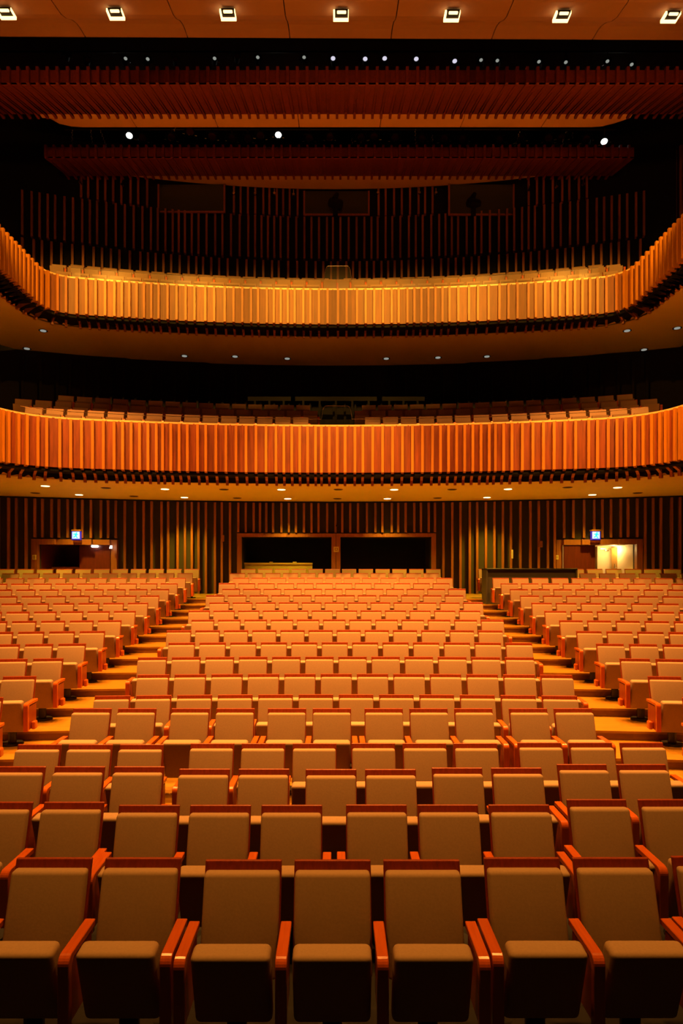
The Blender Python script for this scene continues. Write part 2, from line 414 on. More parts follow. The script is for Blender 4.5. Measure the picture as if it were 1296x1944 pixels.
glass_rail(B1, P1, 0.12, 7.25, 7.45, px(610, 0, 19.3).x, px(668, 0, 19.3).x, 7.86)
glass_rail(B2, P2, 0.12, 12.61, 12.97, px(615, 0, 22).x, px(667, 0, 22).x, 13.45)
# seating tiers of the balconies
def tiers(root, Yc, k, rows, wf, xm):
    mb = MB(); xx = [-xm+2*xm*i/30 for i in range(31)]
    prev = rows[0][1]
    for i, (d, z) in enumerate(rows):
        d0 = (d-0.85) if i else Yc+0.3
        d1 = rows[i+1][0]-0.85 if i < len(rows)-1 else None
        for a, b in zip(xx[:-1], xx[1:]):
            fa = d0-k*a*a; fb = d0-k*b*b
            ga = d1-k*a*a if d1 else wf(a)-0.05; gb = d1-k*b*b if d1 else wf(b)-0.05
            zl = z-0.35
            mb.hexa([(a, fa, zl), (b, fb, zl), (b, gb, zl), (a, ga, zl), (a, fa, z), (b, fb, z), (b, gb, z), (a, ga, z)])
    link('seating_tier', mb.mesh('seating_tier', ['riser']), root)
BR1 = [(20.5, 7.77-0.97), (21.9, 8.33-0.97), (22.9, 8.78-0.97)]
BR2 = [(23.0, 13.19-0.97), (24.0, 13.85-0.97), (24.85, 14.28-0.97)]
tiers(B1, 19.3, K1, BR1, wall2, 10.2)
tiers(B2, 22.0, K2, BR2, wall2, 10.2)
# soffit downlights
def downlight(pt, lit, label, group, r=0.13):
    t = thing('recessed_downlight', label, 'downlight', pt, 0, group)
    mb = MB(); mb.cyl((0, 0, -0.012), (0, 0, 0.0), r+0.03, r+0.03, 20); link('trim_ring', mb.mesh('trim_ring', ['ledge' if lit else 'frame']), t)
    mb = MB(); mb.cyl((0, 0, -0.02), (0, 0, -0.012), r, r*1.0, 20); link('lamp', mb.mesh('lamp', ['lamp2' if lit else 'black']), t)
    return t
SP1 = [(86, 922, 1), (150, 944, 1), (313, 928, 1), (350, 949, 1), (534, 929, 1), (546, 951, 1), (735, 951, 1), (748, 929, 1), (924, 949, 1), (964, 928, 1), (1124, 945, 1), (1172, 925, 1),
       (201, 926, 0), (425, 929, 0), (450, 949, 0), (642, 929, 0), (640, 950, 0), (858, 929, 0), (830, 948, 0), (1077, 925, 0), (67, 942, 0), (254, 946, 0), (1210, 942, 0)]
zs = 5.52
lit = sorted([s for s in SP1 if s[2]]); off = sorted([s for s in SP1 if not s[2]])
for lst, wd in ((lit, 'glowing'), (off, 'unlit')):
    for i, (x, y, l) in enumerate(lst):
        y2 = min(y, 950); d = min((zs-CZ)*F/(HY-y2), 24.0-((x-CX)/600)**2*2)
        p = px(x, y2, d); p.z = zs
        downlight(p, l, 'small round %s downlight under the lower balcony, %s such from the left' % (wd, ORD[i+1]), 'downlights under the lower balcony')
        if l:
            spot('soffit_downlight_beam', (p.x, p.y, zs-0.05), (p.x, p.y-0.9 if y < 935 else p.y+0.1, 0), 860, (1.0, 0.65, 0.04), 1.75, 0.9, 0.1)
zs = 11.15
SP2 = [(82, 627), (51, 661), (350, 675), (446, 676), (545, 680), (733, 680), (831, 678), (924, 676), (1222, 663), (1190, 627), (1285, 622)]
for i, (x, y) in enumerate(sorted(SP2)):
    d = (zs-CZ)*F/(HY-y)
    p = px(x, y, d); p.z = zs
    t = thing('recessed_downlight', 'dim chrome-ringed downlight under the upper balcony, %s from the left' % ORD[i+1], 'downlight', p, 0, 'downlights under the upper balcony')
    mb = MB(); mb.cyl((0, 0, -0.02), (0, 0, 0), 0.15, 0.15, 18); link('trim_ring', mb.mesh('trim_ring', ['steel']), t)
    mb = MB(); mb.cyl((0, 0, -0.03), (0, 0, -0.02), 0.10, 0.10, 18); link('lamp', mb.mesh('lamp', ['lens']), t)

# ------------------------------------------------------------------ lighting bridges
def bridge(name, label, X0, X1, Y0, zt, zb, Y1, z1, sp, pan=None):
    root = thing(name, label, 'lighting bridge')
    mb = MB(); x = X0
    while x < X1:
        e = min(x+0.14, X1)
        mb.box(x, e-0.002, Y0, Y0+0.05, zb, zt)
        dy = 0.05
        mb.hexa([(x, Y0, zb), (e-0.002, Y0, zb), (e-0.002, Y1, z1), (x, Y1, z1), (x, Y0, zb+dy), (e-0.002, Y0, zb+dy), (e-0.002, Y1, z1+dy), (x, Y1, z1+dy)])
        x = e
    link('front_boards', mb.mesh('front_boards', ['bridge']), root)
    mb = MB(); x = X0
    while x < X1:
        dep = 0.11
        mb.prism([(0.001, zt+0.02), (dep, zt+0.02), (dep, zb-0.03), (dep-0.06, zb-0.045), (-(Y1-Y0)+0.25, z1-0.055), (-(Y1-Y0)+0.05, z1-0.08), (-(Y1-Y0)-0.1, z1-0.08), (-(Y1-Y0)-0.1, z1-0.02), (-(Y1-Y0), z1-0.005), (0.001, zb-0.005)], 0.08, (x, Y0, 0), (0, -1, 0), (1, 0, 0))
        x += sp*(1+random.uniform(-.04, .04))
    link('front_slats', mb.mesh('front_slats', ['bridge']), root)
    mb = MB(); mb.box(X0, X1, Y0+0.05, Y0+0.25, zb+0.1, zt-0.02); mb.hexa([(X0, Y0+.25, zb+.2), (X1, Y0+.25, zb+.2), (X1, Y1, z1+.06), (X0, Y1, z1+.06), (X0, Y0+.25, zb+.24), (X1, Y0+.25, zb+.24), (X1, Y1, z1+.1), (X0, Y1, z1+.1)])
    link('walkway', mb.mesh('walkway', ['blackp']), root)
    return root
BG1 = bridge('lighting_bridge', 'nearer and larger slatted lighting bridge spanning the full width below the ceiling', -11.5, 11.5, 17.5, 16.66, 16.26, 19.7, 17.02, 0.275)
BG2 = bridge('lighting_bridge', 'farther dim slatted lighting bridge between the nearer bridge and upper rear wall', -10.3, 10.6, 22.5, 17.86, 17.47, 24.3, 17.95, 0.30)
def panel_segments(name, label, edges, prof, mats, corner=0.0, yoff=None):
    root = thing(name, label, 'ceiling panel')
    for a, b in zip(edges[:-1], edges[1:]):
        mb = MB(); nseg = 8
        for s in range(nseg):
            xa = a+0.012+(b-a-0.024)*s/nseg; xb = a+0.012+(b-a-0.024)*(s+1)/nseg
            for (p, q) in zip(prof[:-1], prof[1:]):
                c = []
                for (xx, (yy, zz)) in ((xa, p), (xb, p), (xb, q), (xa, q)):
                    if corner:
                        lim = edges[-1]; ex = abs(xx)-(lim-corner)
                        if ex > 0:
                            yend = prof[-1][0]; cut = corner*0.5*(1-math.sqrt(max(0, 1-(ex/corner)**2)))
                            yy = min(yy, yend-cut*1.4)
                    c.append((xx, yy+(0.006*xx if not corner else 0), zz))
                mb.hexa([c[0], c[1], c[2], c[3]]+[(v[0], v[1], v[2]+0.06) for v in c])
        link('panel', mb.mesh('panel', mats), root)
    return root
seam = [-11.85, -9.19, -6.53, -3.87, -1.21, 1.43, 4.06, 6.70, 9.35, 12.0]
profA = [(9.5, 15.85), (12.5, 15.85), (14.5, 15.88), (15.05, 16.02), (15.35, 16.18), (15.66, 16.42), (15.95, 16.58), (16.14, 16.64), (16.5, 16.70)]
panel_segments('ceiling_panel', 'large curved plaster ceiling panel at the top edge with seven square downlights', seam, profA, ['plaster'])
profB = [(19.72, 17.16), (20.1, 17.18), (20.68, 17.30)]
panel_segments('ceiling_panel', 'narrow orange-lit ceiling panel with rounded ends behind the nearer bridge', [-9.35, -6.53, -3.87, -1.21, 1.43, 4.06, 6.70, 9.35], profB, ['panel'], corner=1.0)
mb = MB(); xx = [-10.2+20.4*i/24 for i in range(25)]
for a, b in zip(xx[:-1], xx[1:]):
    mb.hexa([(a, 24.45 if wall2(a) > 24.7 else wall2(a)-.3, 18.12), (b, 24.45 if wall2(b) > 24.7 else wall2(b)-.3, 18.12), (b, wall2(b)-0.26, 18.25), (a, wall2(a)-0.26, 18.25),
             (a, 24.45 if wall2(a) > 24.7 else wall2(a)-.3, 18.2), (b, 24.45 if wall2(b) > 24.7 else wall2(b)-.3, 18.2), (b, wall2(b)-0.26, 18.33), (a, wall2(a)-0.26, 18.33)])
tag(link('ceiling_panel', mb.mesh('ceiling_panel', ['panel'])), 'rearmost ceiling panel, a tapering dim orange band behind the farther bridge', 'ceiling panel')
# square downlights in the front panel
for i, x in enumerate(CEIL_X):
    y = 14.85+0.006*x; z = 15.82
    t = thing('square_downlight', 'glowing square ceiling downlight, %s of the seven from the left' % ORD[i+1], 'ceiling light', (x, y, z), 0, 'square downlights in the ceiling panel')
    mb = MB()
    mb.box(-0.18, -0.14, -0.12, 0.135, 0.0, 0.07); mb.box(0.165, 0.18, -0.12, 0.135, 0.0, 0.07); mb.box(-0.14, 0.165, 0.075, 0.135, 0, 0.07)
    link('lit_recess_glow', mb.mesh('lit_recess_glow', ['lamp']), t)  # emission stands in for lamplight on the recess walls
    mb = MB(); mb.box(-0.14, 0.165, -0.135, 0.075, 0.04, 0.07); link('recess', mb.mesh('recess', ['blackp']), t)
    mb = MB(); mb.box(-0.09, 0.12, -0.13, -0.07, 0.0, 0.04); link('lamp', mb.mesh('lamp', ['lamp'], 0.012, 2), t)

# ------------------------------------------------------------------ stage lights on the bridges
def stagelight_meshes(lens):
    b = MB(); b.cyl((0, -0.14, 0), (0, 0.2, 0.05), 0.125, 0.105, 18); b.cyl((0, 0.2, 0.05), (0, 0.27, 0.06), 0.105, 0.05, 18)
    l = MB(); q = {'lens': 0.65, 'lens_bright_glint': 0.85}.get(lens, 1.0); l.cyl((0, -0.155, 0), (0, -0.141, 0), 0.095*q, 0.11*q, 20)
    y = MB(); y.box(-0.16, -0.14, -0.02, 0.02, 0, 0.22); y.box(0.14, 0.16, -0.02, 0.02, 0, 0.22); y.box(-0.16, 0.16, -0.02, 0.02, 0.20, 0.22)
    c = MB(); c.box(-0.018, 0.018, -0.02, 0.02, 0.22, 0.60)
    k = MB(); k.cyl((0.14, 0, 0), (0.21, 0, 0), 0.018, 0.018, 8); k2 = MB(); k2.cyl((-0.21, 0, 0), (-0.14, 0, 0), 0.018, 0.018, 8)
    e = MB(); e.box(-0.015, 0.015, -0.17, -0.14, -0.20, -0.12)
    return [('filter_clip', e.mesh('spot_clip', ['steel'])), ('body', b.mesh('spot_body', ['black'])), ('lens', l.mesh('spot_lens', [lens])), ('yoke', y.mesh('spot_yoke', ['black'])), ('clamp', c.mesh('spot_clamp', ['steel'])), ('knob', k.mesh('spot_knob', ['steel'])), ('knob', k2.mesh('spot_knob', ['steel']))]
SL = {k: stagelight_meshes(k) for k in ('lens', 'lens_bright_glint', 'lens_off', 'white_glow')}
def stagelight(kind, p, label, group, rz=0, s=1.0):
    t = thing('stage_light', label, 'stage light', p, rz, group); t.scale = (s, s, s)
    for n, me in SL[kind]: link(n, me, t)
    return t
S1 = [(127, 108, 0), (166, 118, 0), (238, 116, 1), (280, 117, 1), (333, 117, 0), (407, 116, 1), (450, 111, 0), (489, 114, 1), (577, 114, 1), (632, 116, 2), (693, 117, 2), (730, 116, 2), (790, 117, 2), (863, 121, 2), (913, 119, 1), (944, 120, 1), (1023, 122, 1), (1074, 123, 1), (1153, 121, 1), (1199, 127, 1), (1262, 130, 0)]
KIND = ['lens_off', 'lens', 'lens_bright_glint', 'white_glow']; KW = ['dark', 'glinting', 'bright-lensed', 'switched-on white']
for i, (x, y, k) in enumerate(S1):
    d = 18.3; p = px(x, y, d)
    stagelight(KIND[k], p, '%s stage light above the nearer bridge, %s from the left' % (KW[k], ORD[i+1]), 'stage lights on the nearer bridge', math.atan2(p.x, 16)*-1.0+0.0, 0.70)
S2 = [(245, 262, 3), (270, 268, 0), (325, 267, 0), (360, 256, 0), (402, 265, 0), (440, 269, 0), (470, 270, 0), (494, 264, 0), (528, 261, 3), (587, 269, 0), (626, 267, 0), (685, 268, 0), (710, 266, 0), (750, 268, 0), (801, 270, 0), (843, 270, 0), (878, 271, 0), (948, 272, 0), (988, 270, 0), (1041, 268, 0), (1066, 268, 0), (1113, 270, 0), (1147, 273, 3)]
for i, (x, y, k) in enumerate(S2):
    p = px(x, y, 23.3)
    stagelight(KIND[k], p, '%s stage light above the farther bridge, %s from the left' % (KW[k], ORD[i+1]), 'stage lights on the farther bridge', -math.atan2(p.x, 20), 1.05 if k == 3 else 1.25)
def pipe(x0, x1, y, z, label):
    mb = MB(); mb.cyl((x0, y, z), (x1, y, z), 0.025, 0.025, 8)
    tag(link('lighting_pipe', mb.mesh('lighting_pipe', ['black'])), label, 'pipe')
pipe(-11, 11, 18.3, px(0, 116, 18.3).z+0.27, 'black pipe carrying the stage lights of the nearer bridge')
pipe(-10, 10.3, 23.3, px(0, 268, 23.3).z+0.42, 'black pipe carrying the stage lights of the farther bridge')
CH = [(137, 247, 137, 278), (172, 247, 176, 278), (190, 247, 203, 280), (332, 243, 330, 250), (667, 262, 669, 277), (788, 245, 789, 279), (820, 256, 821, 279), (889, 268, 889, 281), (986, 250, 976, 283), (1067, 283, 1069, 262), (1075, 250, 1072, 253), (1086, 252, 1086, 264)]
for i, (x0, y0, x1, y1) in enumerate(CH):
    a = px(x0, y0, 22.8); b = px(x1, y1, 22.75); mb = MB(); n = max(3, int((a-b).length/0.07))
    for j in range(n):
        q = a.lerp(b, j/n); q2 = a.lerp(b, (j+0.6)/n); off = Vector((0.012*(-1)**j, 0, 0))
        mb.cyl(q+off, q2+off, 0.012, 0.012, 6)
    mb.cyl(a, (a.x, a.y, 19.6), 0.004, 0.004, 5, 1)
    tag(link('safety_chain', mb.mesh('safety_chain', ['cable', 'blackp'])), 'thin silver chain hanging above the farther bridge, %s from the left' % ORD[i+1], 'chain', 'chains above the farther bridge')
# small floodlights standing on the rear wall shelf below the last ceiling panel
FL = [(158, 352), (237, 356), (446, 372), (486, 373), (522, 372), (558, 374), (716, 371), (794, 371), (825, 371), (1000, 365), (1051, 360), (1101, 355)]
for i, (x, y) in enumerate(FL):
    X = solveX(x, wall2); p = Vector((X, wall2(X)-0.32, CZ+(HY-y-4)*wall2(X)/F))
    mb = MB(); mb.cyl(p+Vector((0, -0.04, 0)), p+Vector((0, 0.06, 0)), 0.05, 0.05, 10); mb.box(p.x-0.015, p.x+0.015, p.y, p.y+0.03, p.z, p.z+0.2)
    tag(link('wall_light', mb.mesh('wall_light', ['steel'])), 'tiny metal light hanging at the top of the upper rear wall, %s from the left' % ORD[i+1], 'light', 'tiny lights along the upper rear wall')

# ------------------------------------------------------------------ projection windows in the upper rear wall
for i, (a, b) in enumerate(W3):
    y = wall2((a+b)/2)-0.22; z0 = px(0, 409, y).z if i else px(0, 404, y).z; z1 = 18.2
    mb = MB(); mb.box(a+0.05, b-0.05, y, y+0.03, z0+0.06, z1)
    wn = link('window_%d' % (i+3), mb.mesh('window', ['pane'])); tag(wn, kind='structure')
    mb = MB(); mb.box(a-0.02, a+0.05, y-0.03, y+0.04, z0, z1); mb.box(b-0.05, b+0.02, y-0.03, y+0.04, z0, z1); mb.box(a+.05, b-.05, y-0.03, y+0.04, z0, z0+0.06)
    link('window_frame', mb.mesh('window_frame', ['frame']), wn)
def followspot(x, y, label):
    p = px(x, y, 25.3)
    t = thing('follow_spot', label, 'follow spot', (p.x, 25.25, px(0, 412, 25.3).z+0.02))
    mb = MB(); mb.cyl((-0.15, -0.15, 0.45), (0.25, 0.12, 0.50), 0.17, 0.2, 14); link('body', mb.mesh('follow_body', ['blackp']), t)
    mb = MB(); mb.cyl((0.0, 0, 0.65), (0.12, 0.02, 0.9), 0.12, 0.08, 12); link('lamp_housing', mb.mesh('housing', ['blackp']), t)
    mb = MB(); mb.box(-0.05, 0.15, -0.05, 0.05, 0, 0.35); link('stand', mb.mesh('stand', ['blackp']), t)
followspot(634, 400, 'black follow spot silhouetted in the middle projection window')
followspot(895, 400, 'black follow spot silhouetted in the right projection window')

# ------------------------------------------------------------------ lower rear wall: windows, doors, signs
def frame_around(parent, a, b, z0, z1, zh, wf, matn='frame', side=0.18):
    mb = MB()
    for (p, q) in ((a-side, a), (b, b+side)):
        y = wf((p+q)/2); mb.box(p, q, y-0.16, y+0.05, z0, zh)
    n = 4
    for i in range(n):
        p = a+(b-a)*i/n; q = a+(b-a)*(i+1)/n; y = min(wf(p), wf(q)); mb.box(p, q, y-0.16, y+0.1, z1, zh)
    return link('frame', mb.mesh('frame', [matn]), parent)
def room(parent, a, b, z0, z1, wf, depth, matn, name='lobby_walls'):
    y = max(wf(a), wf(b))+0.125; y2 = y+depth; mb = MB(); t = 0.08
    mb.box(a-t, a, wf(a)+0.125, y2, z0, z1+t); mb.box(b, b+t, wf(b)+0.125, y2, z0, z1+t)
    mb.box(a-t, b+t, y2, y2+t, z0, z1+t); mb.box(a, b, y, y2, z1, z1+t)
    return link(name, mb.mesh(name, [matn]), parent)
for i, (a, b) in enumerate((WL, WR)):
    y = wall1((a+b)/2)
    mb = MB(); mb.box(a+0.01, b-0.01, y+0.03, y+0.04, ZWb, ZWt-0.01)
    wn = link('window_%d' % (i+1), mb.mesh('window', ['glass'])); tag(wn, kind='structure')
    frame_around(wn, a, b, ZWb-0.1, ZWt, ZWt+0.14, wall1, side=0.17 if i == 0 else 0.17)
    room(wn, a, b, ZR+0.01, ZWt, wall1, 1.3, 'blackp', 'booth_walls')
    mb = MB(); mb.box(a, b, y-0.1, y+0.12, ZWb-0.1, ZWb); link('window_sill', mb.mesh('sill', ['frame']), wn)
a = px(464, 0, 25.9).x; b = px(593, 0, 25.9).x; zc = px(0, 1069, 25.9).z
t = thing('control_desk', 'pale yellow-green counter behind the left rear window', 'counter', ((a+b)/2, 25.9, ZR+0.01))
mb = MB(); hw = (b-a)/2; mb.box(-hw, hw, -0.25, 0.25, zc-ZR-0.06, zc-ZR); link('top', mb.mesh('desk_top', ['counter']), t)
mb = MB(); mb.box(-hw, hw, -0.2, -0.16, 0, zc-ZR-0.06); link('front', mb.mesh('desk_front', ['counter']), t)
mb = MB(); mb.box(-0.35, -0.22, -0.2, -0.1, zc-ZR, zc-ZR+0.05); mb.box(0.6, 0.75, -0.2, -0.1, zc-ZR, zc-ZR+0.05); link('small_equipment', mb.mesh('desk_kit', ['counter']), t)
spot('booth_lamp_beam', ((a+b)/2, 25.75, 4.05), ((a+b)/2, 25.65, 2), 9, (1, .7, .2), 2.0, 0.6, 0.05)

doors = []
for i, (a, b) in enumerate((DL, DR)):
    dn = link('door_%d' % (i+1), None); tag(dn, kind='structure'); doors.append(dn)
    frame_around(dn, a, b, ZR, ZD, ZD+0.2, wall1, side=0.22)
    room(dn, a, b, ZR, ZD, wall1, 1.5, 'redleaf' if i == 0 else 'cream')
# left doorway: right leaf closed, small cold lamps
a, b = DL; ym = wall1((a+b)/2)
mb = MB(); m = a+(b-a)*0.52; mb.box(m, b-0.02, wall1(m)-0.0+0.14, wall1(m)+0.19, ZR+0.01, ZD-0.01)
link('door_leaf', mb.mesh('leaf', ['redleaf']), doors[0])
mb = MB(); mb.box(a+0.02, m, wall1(m)+0.6, wall1(m)+0.65, ZR+0.01, ZR+1.05); link('kick_panel', mb.mesh('kick', ['frame']), doors[0])
p = px(180, 1036, wall1(m)+0.05); mb = MB(); mb.box(p.x-0.13, p.x+0.13, p.y-0.04, p.y+0.04, ZD-0.09, ZD-0.015)
tag(link('emergency_light', mb.mesh('emergency_light', ['white_glow'], 0.02, 2)), 'small glowing white bar light in the head of the left doorway', 'light')
p = px(210, 1037, wall1(m)-0.1); mb = MB(); mb.hexa([(p.x-.05, p.y, ZD-.14), (p.x+.04, p.y, ZD-.14), (p.x+.04, p.y+.05, ZD-.14), (p.x-.05, p.y+.05, ZD-.14), (p.x-.02, p.y, ZD-.03), (p.x+.04, p.y, ZD-.03), (p.x+.04, p.y+.05, ZD-.03), (p.x-.02, p.y+.05, ZD-.03)])
tag(link('emergency_light', mb.mesh('emergency_light', ['white_glow'])), 'tiny white light in the upper right corner of the left doorway', 'light')
# right doorway: left leaf closed and dark, right side open onto a lit lobby
a, b = DR; m = px(1130, 0, wall1((a+b)/2)).x
mb = MB(); mb.box(a+0.01, m, wall1(m)+0.02, wall1(m)+0.07, ZR+0.01, ZD-0.01); link('door_leaf', mb.mesh('leaf', ['redleaf']), doors[1])
ya = wall1(a)+1.35
x0 = px(1133, 0, ya).x; x1 = px(1164, 0, ya).x
mb = MB(); mb.box(x0, x1, ya-0.03, ya+0.02, ZR+0.01, px(0, 1037, ya).z)
dl = link('lobby_door', mb.mesh('lobby_door', ['cream'], 0.004, 1)); dl.parent = doors[1]
mb = MB(); zc = px(0, 1042, ya).z; mb.box(x0+0.1, x1-0.1, ya-0.09, ya-0.03, zc-0.015, zc+0.015); mb.box((x0+x1)/2-0.05, (x0+x1)/2+0.1, ya-0.1, ya-0.03, zc-0.09, zc-0.03)
link('door_closer', mb.mesh('door_closer', ['steel']), dl)
x2 = px(1172, 0, ya-0.9).x; x3 = px(1195, 0, ya-0.9).x
mb = MB(); mb.hexa([(x2, ya-0.35, ZR+.01), (x3, ya-1.05, ZR+.01), (x3+.04, ya-1.03, ZR+.01), (x2+.04, ya-.33, ZR+.01), (x2, ya-0.35, ZD-.08), (x3, ya-1.05, ZD-.08), (x3+.04, ya-1.03, ZD-.08), (x2+.04, ya-.33, ZD-.08)])
ol = link('door_leaf', mb.mesh('open_leaf', ['leaf'])); ol.parent = doors[1]
mb = MB(); q = Vector((x2+0.1, ya-0.55, ZR+1.02)); mb.cyl(q, q+Vector((-0.08, -0.06, 0)), 0.02, 0.02, 8); mb.cyl(q+Vector((-0.08, -.06, 0)), q+Vector((-.08, -.06, .15)), 0.02, 0.02, 8)
link('door_handle', mb.mesh('door_handle', ['steel']), ol)
point('lobby_lamp_light', (px(1150, 0, ya).x, ya-0.7, ZD-0.15), 30, (1, 0.66, 0.22), 0.12)
mb = MB(); p = px(1187, 1037, ya-0.95); mb.cyl((p.x, p.y, ZD-0.10), (p.x, p.y, ZD-0.03), 0.07, 0.09, 12)
tag(link('lobby_light', mb.mesh('lobby_light', ['white_glow'])), 'small white ceiling light inside the right doorway', 'light')
# blue exit signs
for i, (x, side) in enumerate(((144, 'left'), (1131, 'right'))):
    X = solveX(x, wall1); d = wall1(X)-0.33; p = px(x, 1016.5, d)
    t = thing('exit_sign', 'glowing blue pictogram sign above the %s rear doorway' % side, 'exit sign', p, 0, 'blue signs above the rear doorways')
    mb = MB(); mb.box(-0.17, 0.17, 0, 0.12, -0.17, 0.16); link('case', mb.mesh('sign_case', ['blue'], 0.01, 1), t)
    mb = MB(); mb.box(-0.14, 0.14, -0.008, 0, -0.12, 0.14); fc = link('face', mb.mesh('sign_face', ['sign']), t)
    mb = MB()     # running figure
    mb.cyl((0.03, -0.014, 0.10), (0.03, -0.009, 0.10), 0.025, 0.025, 10)
    mb.prism([(-0.02, 0.07), (0.05, 0.07), (0.03, -0.02), (-0.03, -0.02)], 0.005, (0, -0.012, 0), (1, 0, 0), (0, 1, 0))
    mb.prism([(0.03, 0.07), (0.10, 0.03), (0.09, 0.01), (0.03, 0.04)], 0.005, (0, -0.012, 0), (1, 0, 0), (0, 1, 0))
    mb.prism([(-0.02, 0.07), (-0.09, 0.05), (-0.09, 0.03), (-0.01, 0.04)], 0.005, (0, -0.012, 0), (1, 0, 0), (0, 1, 0))
    mb.prism([(0.03, -0.02), (0.08, -0.10), (0.05, -0.11), (-0.01, -0.02)], 0.005, (0, -0.012, 0), (1, 0, 0), (0, 1, 0))
    mb.prism([(0.0, -0.02), (-0.03, -0.07), (-0.10, -0.08), (-0.10, -0.06), (-0.03, -0.02)], 0.005, (0, -0.012, 0), (1, 0, 0), (0, 1, 0))
    link('running_figure', mb.mesh('figure', ['glyph']), fc)
    mb = MB(); mb.box(-0.16, 0.17, -0.02, 0.2, 0.16, 0.22); link('top_cap', mb.mesh('cap', ['slat']), t)
    mb = MB(); mb.box(-0.16, 0.16, 0.02, 0.2, -0.26, -0.17); link('mounting_box', mb.mesh('mount', ['redleaf']), t)
def plate(x, y, w, h, label):
    X = solveX(x, wall1); d = wall1(X)-0.17; p = px(x, y, d); s = d/F
    t = thing('wall_plate', label, 'wall plate', p)
    mb = MB(); mb.box(-w*s/2, w*s/2, -0.012, 0.01, -h*s/2, h*s/2); pl = link('plate', mb.mesh('plate', ['plate']), t)
    mb = MB(); mb.box(-w*s*.28, w*s*.28, -0.02, -0.012, -h*s*.22, h*s*.28); link('screen', mb.mesh('plate_screen', ['frame']), t)
    mb = MB(); mb.box(-w*s*.16, w*s*.16, -0.024, -0.02, -h*s*.08, h*s*.16); link('button', mb.mesh('plate_button', ['plate']), t)
plate(638, 1043, 10, 10, 'small square cream wall plate on the pillar between the rear windows')
plate(65, 1058, 7, 9, 'small cream wall plate left of the left rear doorway')
plate(1057, 1058, 5, 8, 'small wall plate left of the right rear doorway')
mb = MB(); X = solveX(639, wall1); p = px(639, 998, wall1(X)-0.3); mb.cyl(p, p+Vector((0, .12, 0)), 0.035, 0.03, 10); mb.box(p.x-.01, p.x+.01, p.y+.02, p.y+.05, p.z, p.z+.12)
tag(link('security_camera', mb.mesh('security_camera', ['steel'])), 'tiny camera on the slats above the pillar between the windows', 'camera')
for x, y, lb in ((423, 1022, 'small box speaker on the slats left of the left rear window'), (1027, 1033, 'small box speaker on the slats left of the right doorway')):
    X = solveX(x, wall1); p = px(x, y, wall1(X)-0.3); mb = MB(); mb.box(p.x-.07, p.x+.05, p.y-.02, p.y+.06, p.z-.12, p.z+.12)
    tag(link('wall_speaker', mb.mesh('wall_speaker', ['frame'], 0.01, 1)), lb, 'speaker')
X = solveX(972, wall1); p = px(972, 1052, wall1(X)-0.25); mb = MB(); mb.box(p.x-.035, p.x+.035, p.y-.03, p.y, p.z-.17, p.z+.17)
tag(link('wall_sconce', mb.mesh('wall_sconce', ['cream'], 0.01, 1)), 'narrow pale vertical fitting between the slats behind the right aisle', 'wall fitting')
# faint booth frames behind the lower balcony
t = thing('booth_screen', 'faint framed booth partition behind the lower balcony seats', 'partition', (0, 24.9, 7.9))
mb = MB()
for (x0, x1) in ((470, 552), (560, 715), (725, 806)):
    a = px(x0, 0, 24.9).x; b = px(x1, 0, 24.9).x; z0 = px(0, 761, 24.9).z-7.9; z1 = px(0, 753, 24.9).z-7.9
    mb.box(a, b, 0, 0.05, z0, z1)
    n = 3 if x1-x0 < 100 else 5
    for j in range(n):
        c = a+(b-a)*(j+.5)/n; mb.box(c-.04, c+.04, 0, 0.05, -0.05, z0)
link('frame', mb.mesh('booth_frame', ['blackp']), t)

# ------------------------------------------------------------------ mixing desk on the right
a = px(917, 0, 20.2).x; b = px(1089, 0, 20.1).x
t = thing('mixing_desk', 'long black-topped desk between the rear rows of the right block', 'desk', ((a+b)/2, 20.2, ROWZ[18])); hw = (b-a)/2
ht = px(0, 1079, 20.0).z-ROWZ[18]
mb = MB(); mb.box(-hw, hw, -0.42, 0.25, ht-0.05, ht); link('top', mb.mesh('desk_top', ['black'], 0.01, 1), t)
mb = MB(); mb.box(-hw+.05, hw-.05, -0.33, -0.29, 0.02-0.1+.1, ht-0.05); link('front_panel', mb.mesh('desk_front', ['desk']), t)
mb = MB(); mb.box(-hw, -hw+0.05, -0.4, 0.2, 0.02, ht-0.05); link('side_panel', mb.mesh('desk_side', ['desk']), t)
mb = MB(); mb.box(hw-0.05, hw, -0.4, 0.2, 0.02, ht-0.05); link('side_panel', mb.mesh('desk_side', ['desk']), t)

# ------------------------------------------------------------------ theatre seats
HB = 0.97
def recl(z): return -0.17*(HB-z)/0.57          # y of the backrest front plane at height z
def slab(x, z0, z1, f0, f1, mb, mi=0, fx0=None):
    """leaning slab: from front offset f0 to back offset f1."""
    xa = fx0 if fx0 is not None else x
    mb.hexa([(-xa, recl(z0)+f0, z0), (xa, recl(z0)+f0, z0), (xa, recl(z0)+f1, z0), (-xa, recl(z0)+f1, z0),
             (-x, recl(z1)+f0, z1), (x, recl(z1)+f0, z1), (x, recl(z1)+f1, z1), (-x, recl(z1)+f1, z1)], mi)
mb = MB(); slab(0.238, 0.36, HB-0.045, -0.045, 0.03, mb); me_back = mb.mesh('backrest', ['fabric'], 0.022, 3, True)
mb = MB(); slab(0.246, 0.34, HB, 0.031, 0.055, mb); me_shell = mb.mesh('back_shell', ['cherry'], 0.006, 2)
def cushion(mb, mi=0):
    # tipped-up seat: rounded front edge on top, underside facing the stage
    mb.hexa([(-0.225, -0.37, 0.20), (0.225, -0.37, 0.20), (0.225, -0.27, 0.22), (-0.225, -0.27, 0.22),
             (-0.225, -0.52, 0.675), (0.225, -0.52, 0.675), (0.225, -0.375, 0.690), (-0.225, -0.375, 0.690)], mi)
mb = MB(); cushion(mb); me_cush = mb.mesh('seat_cushion', ['fabric'], 0.035, 4, True)
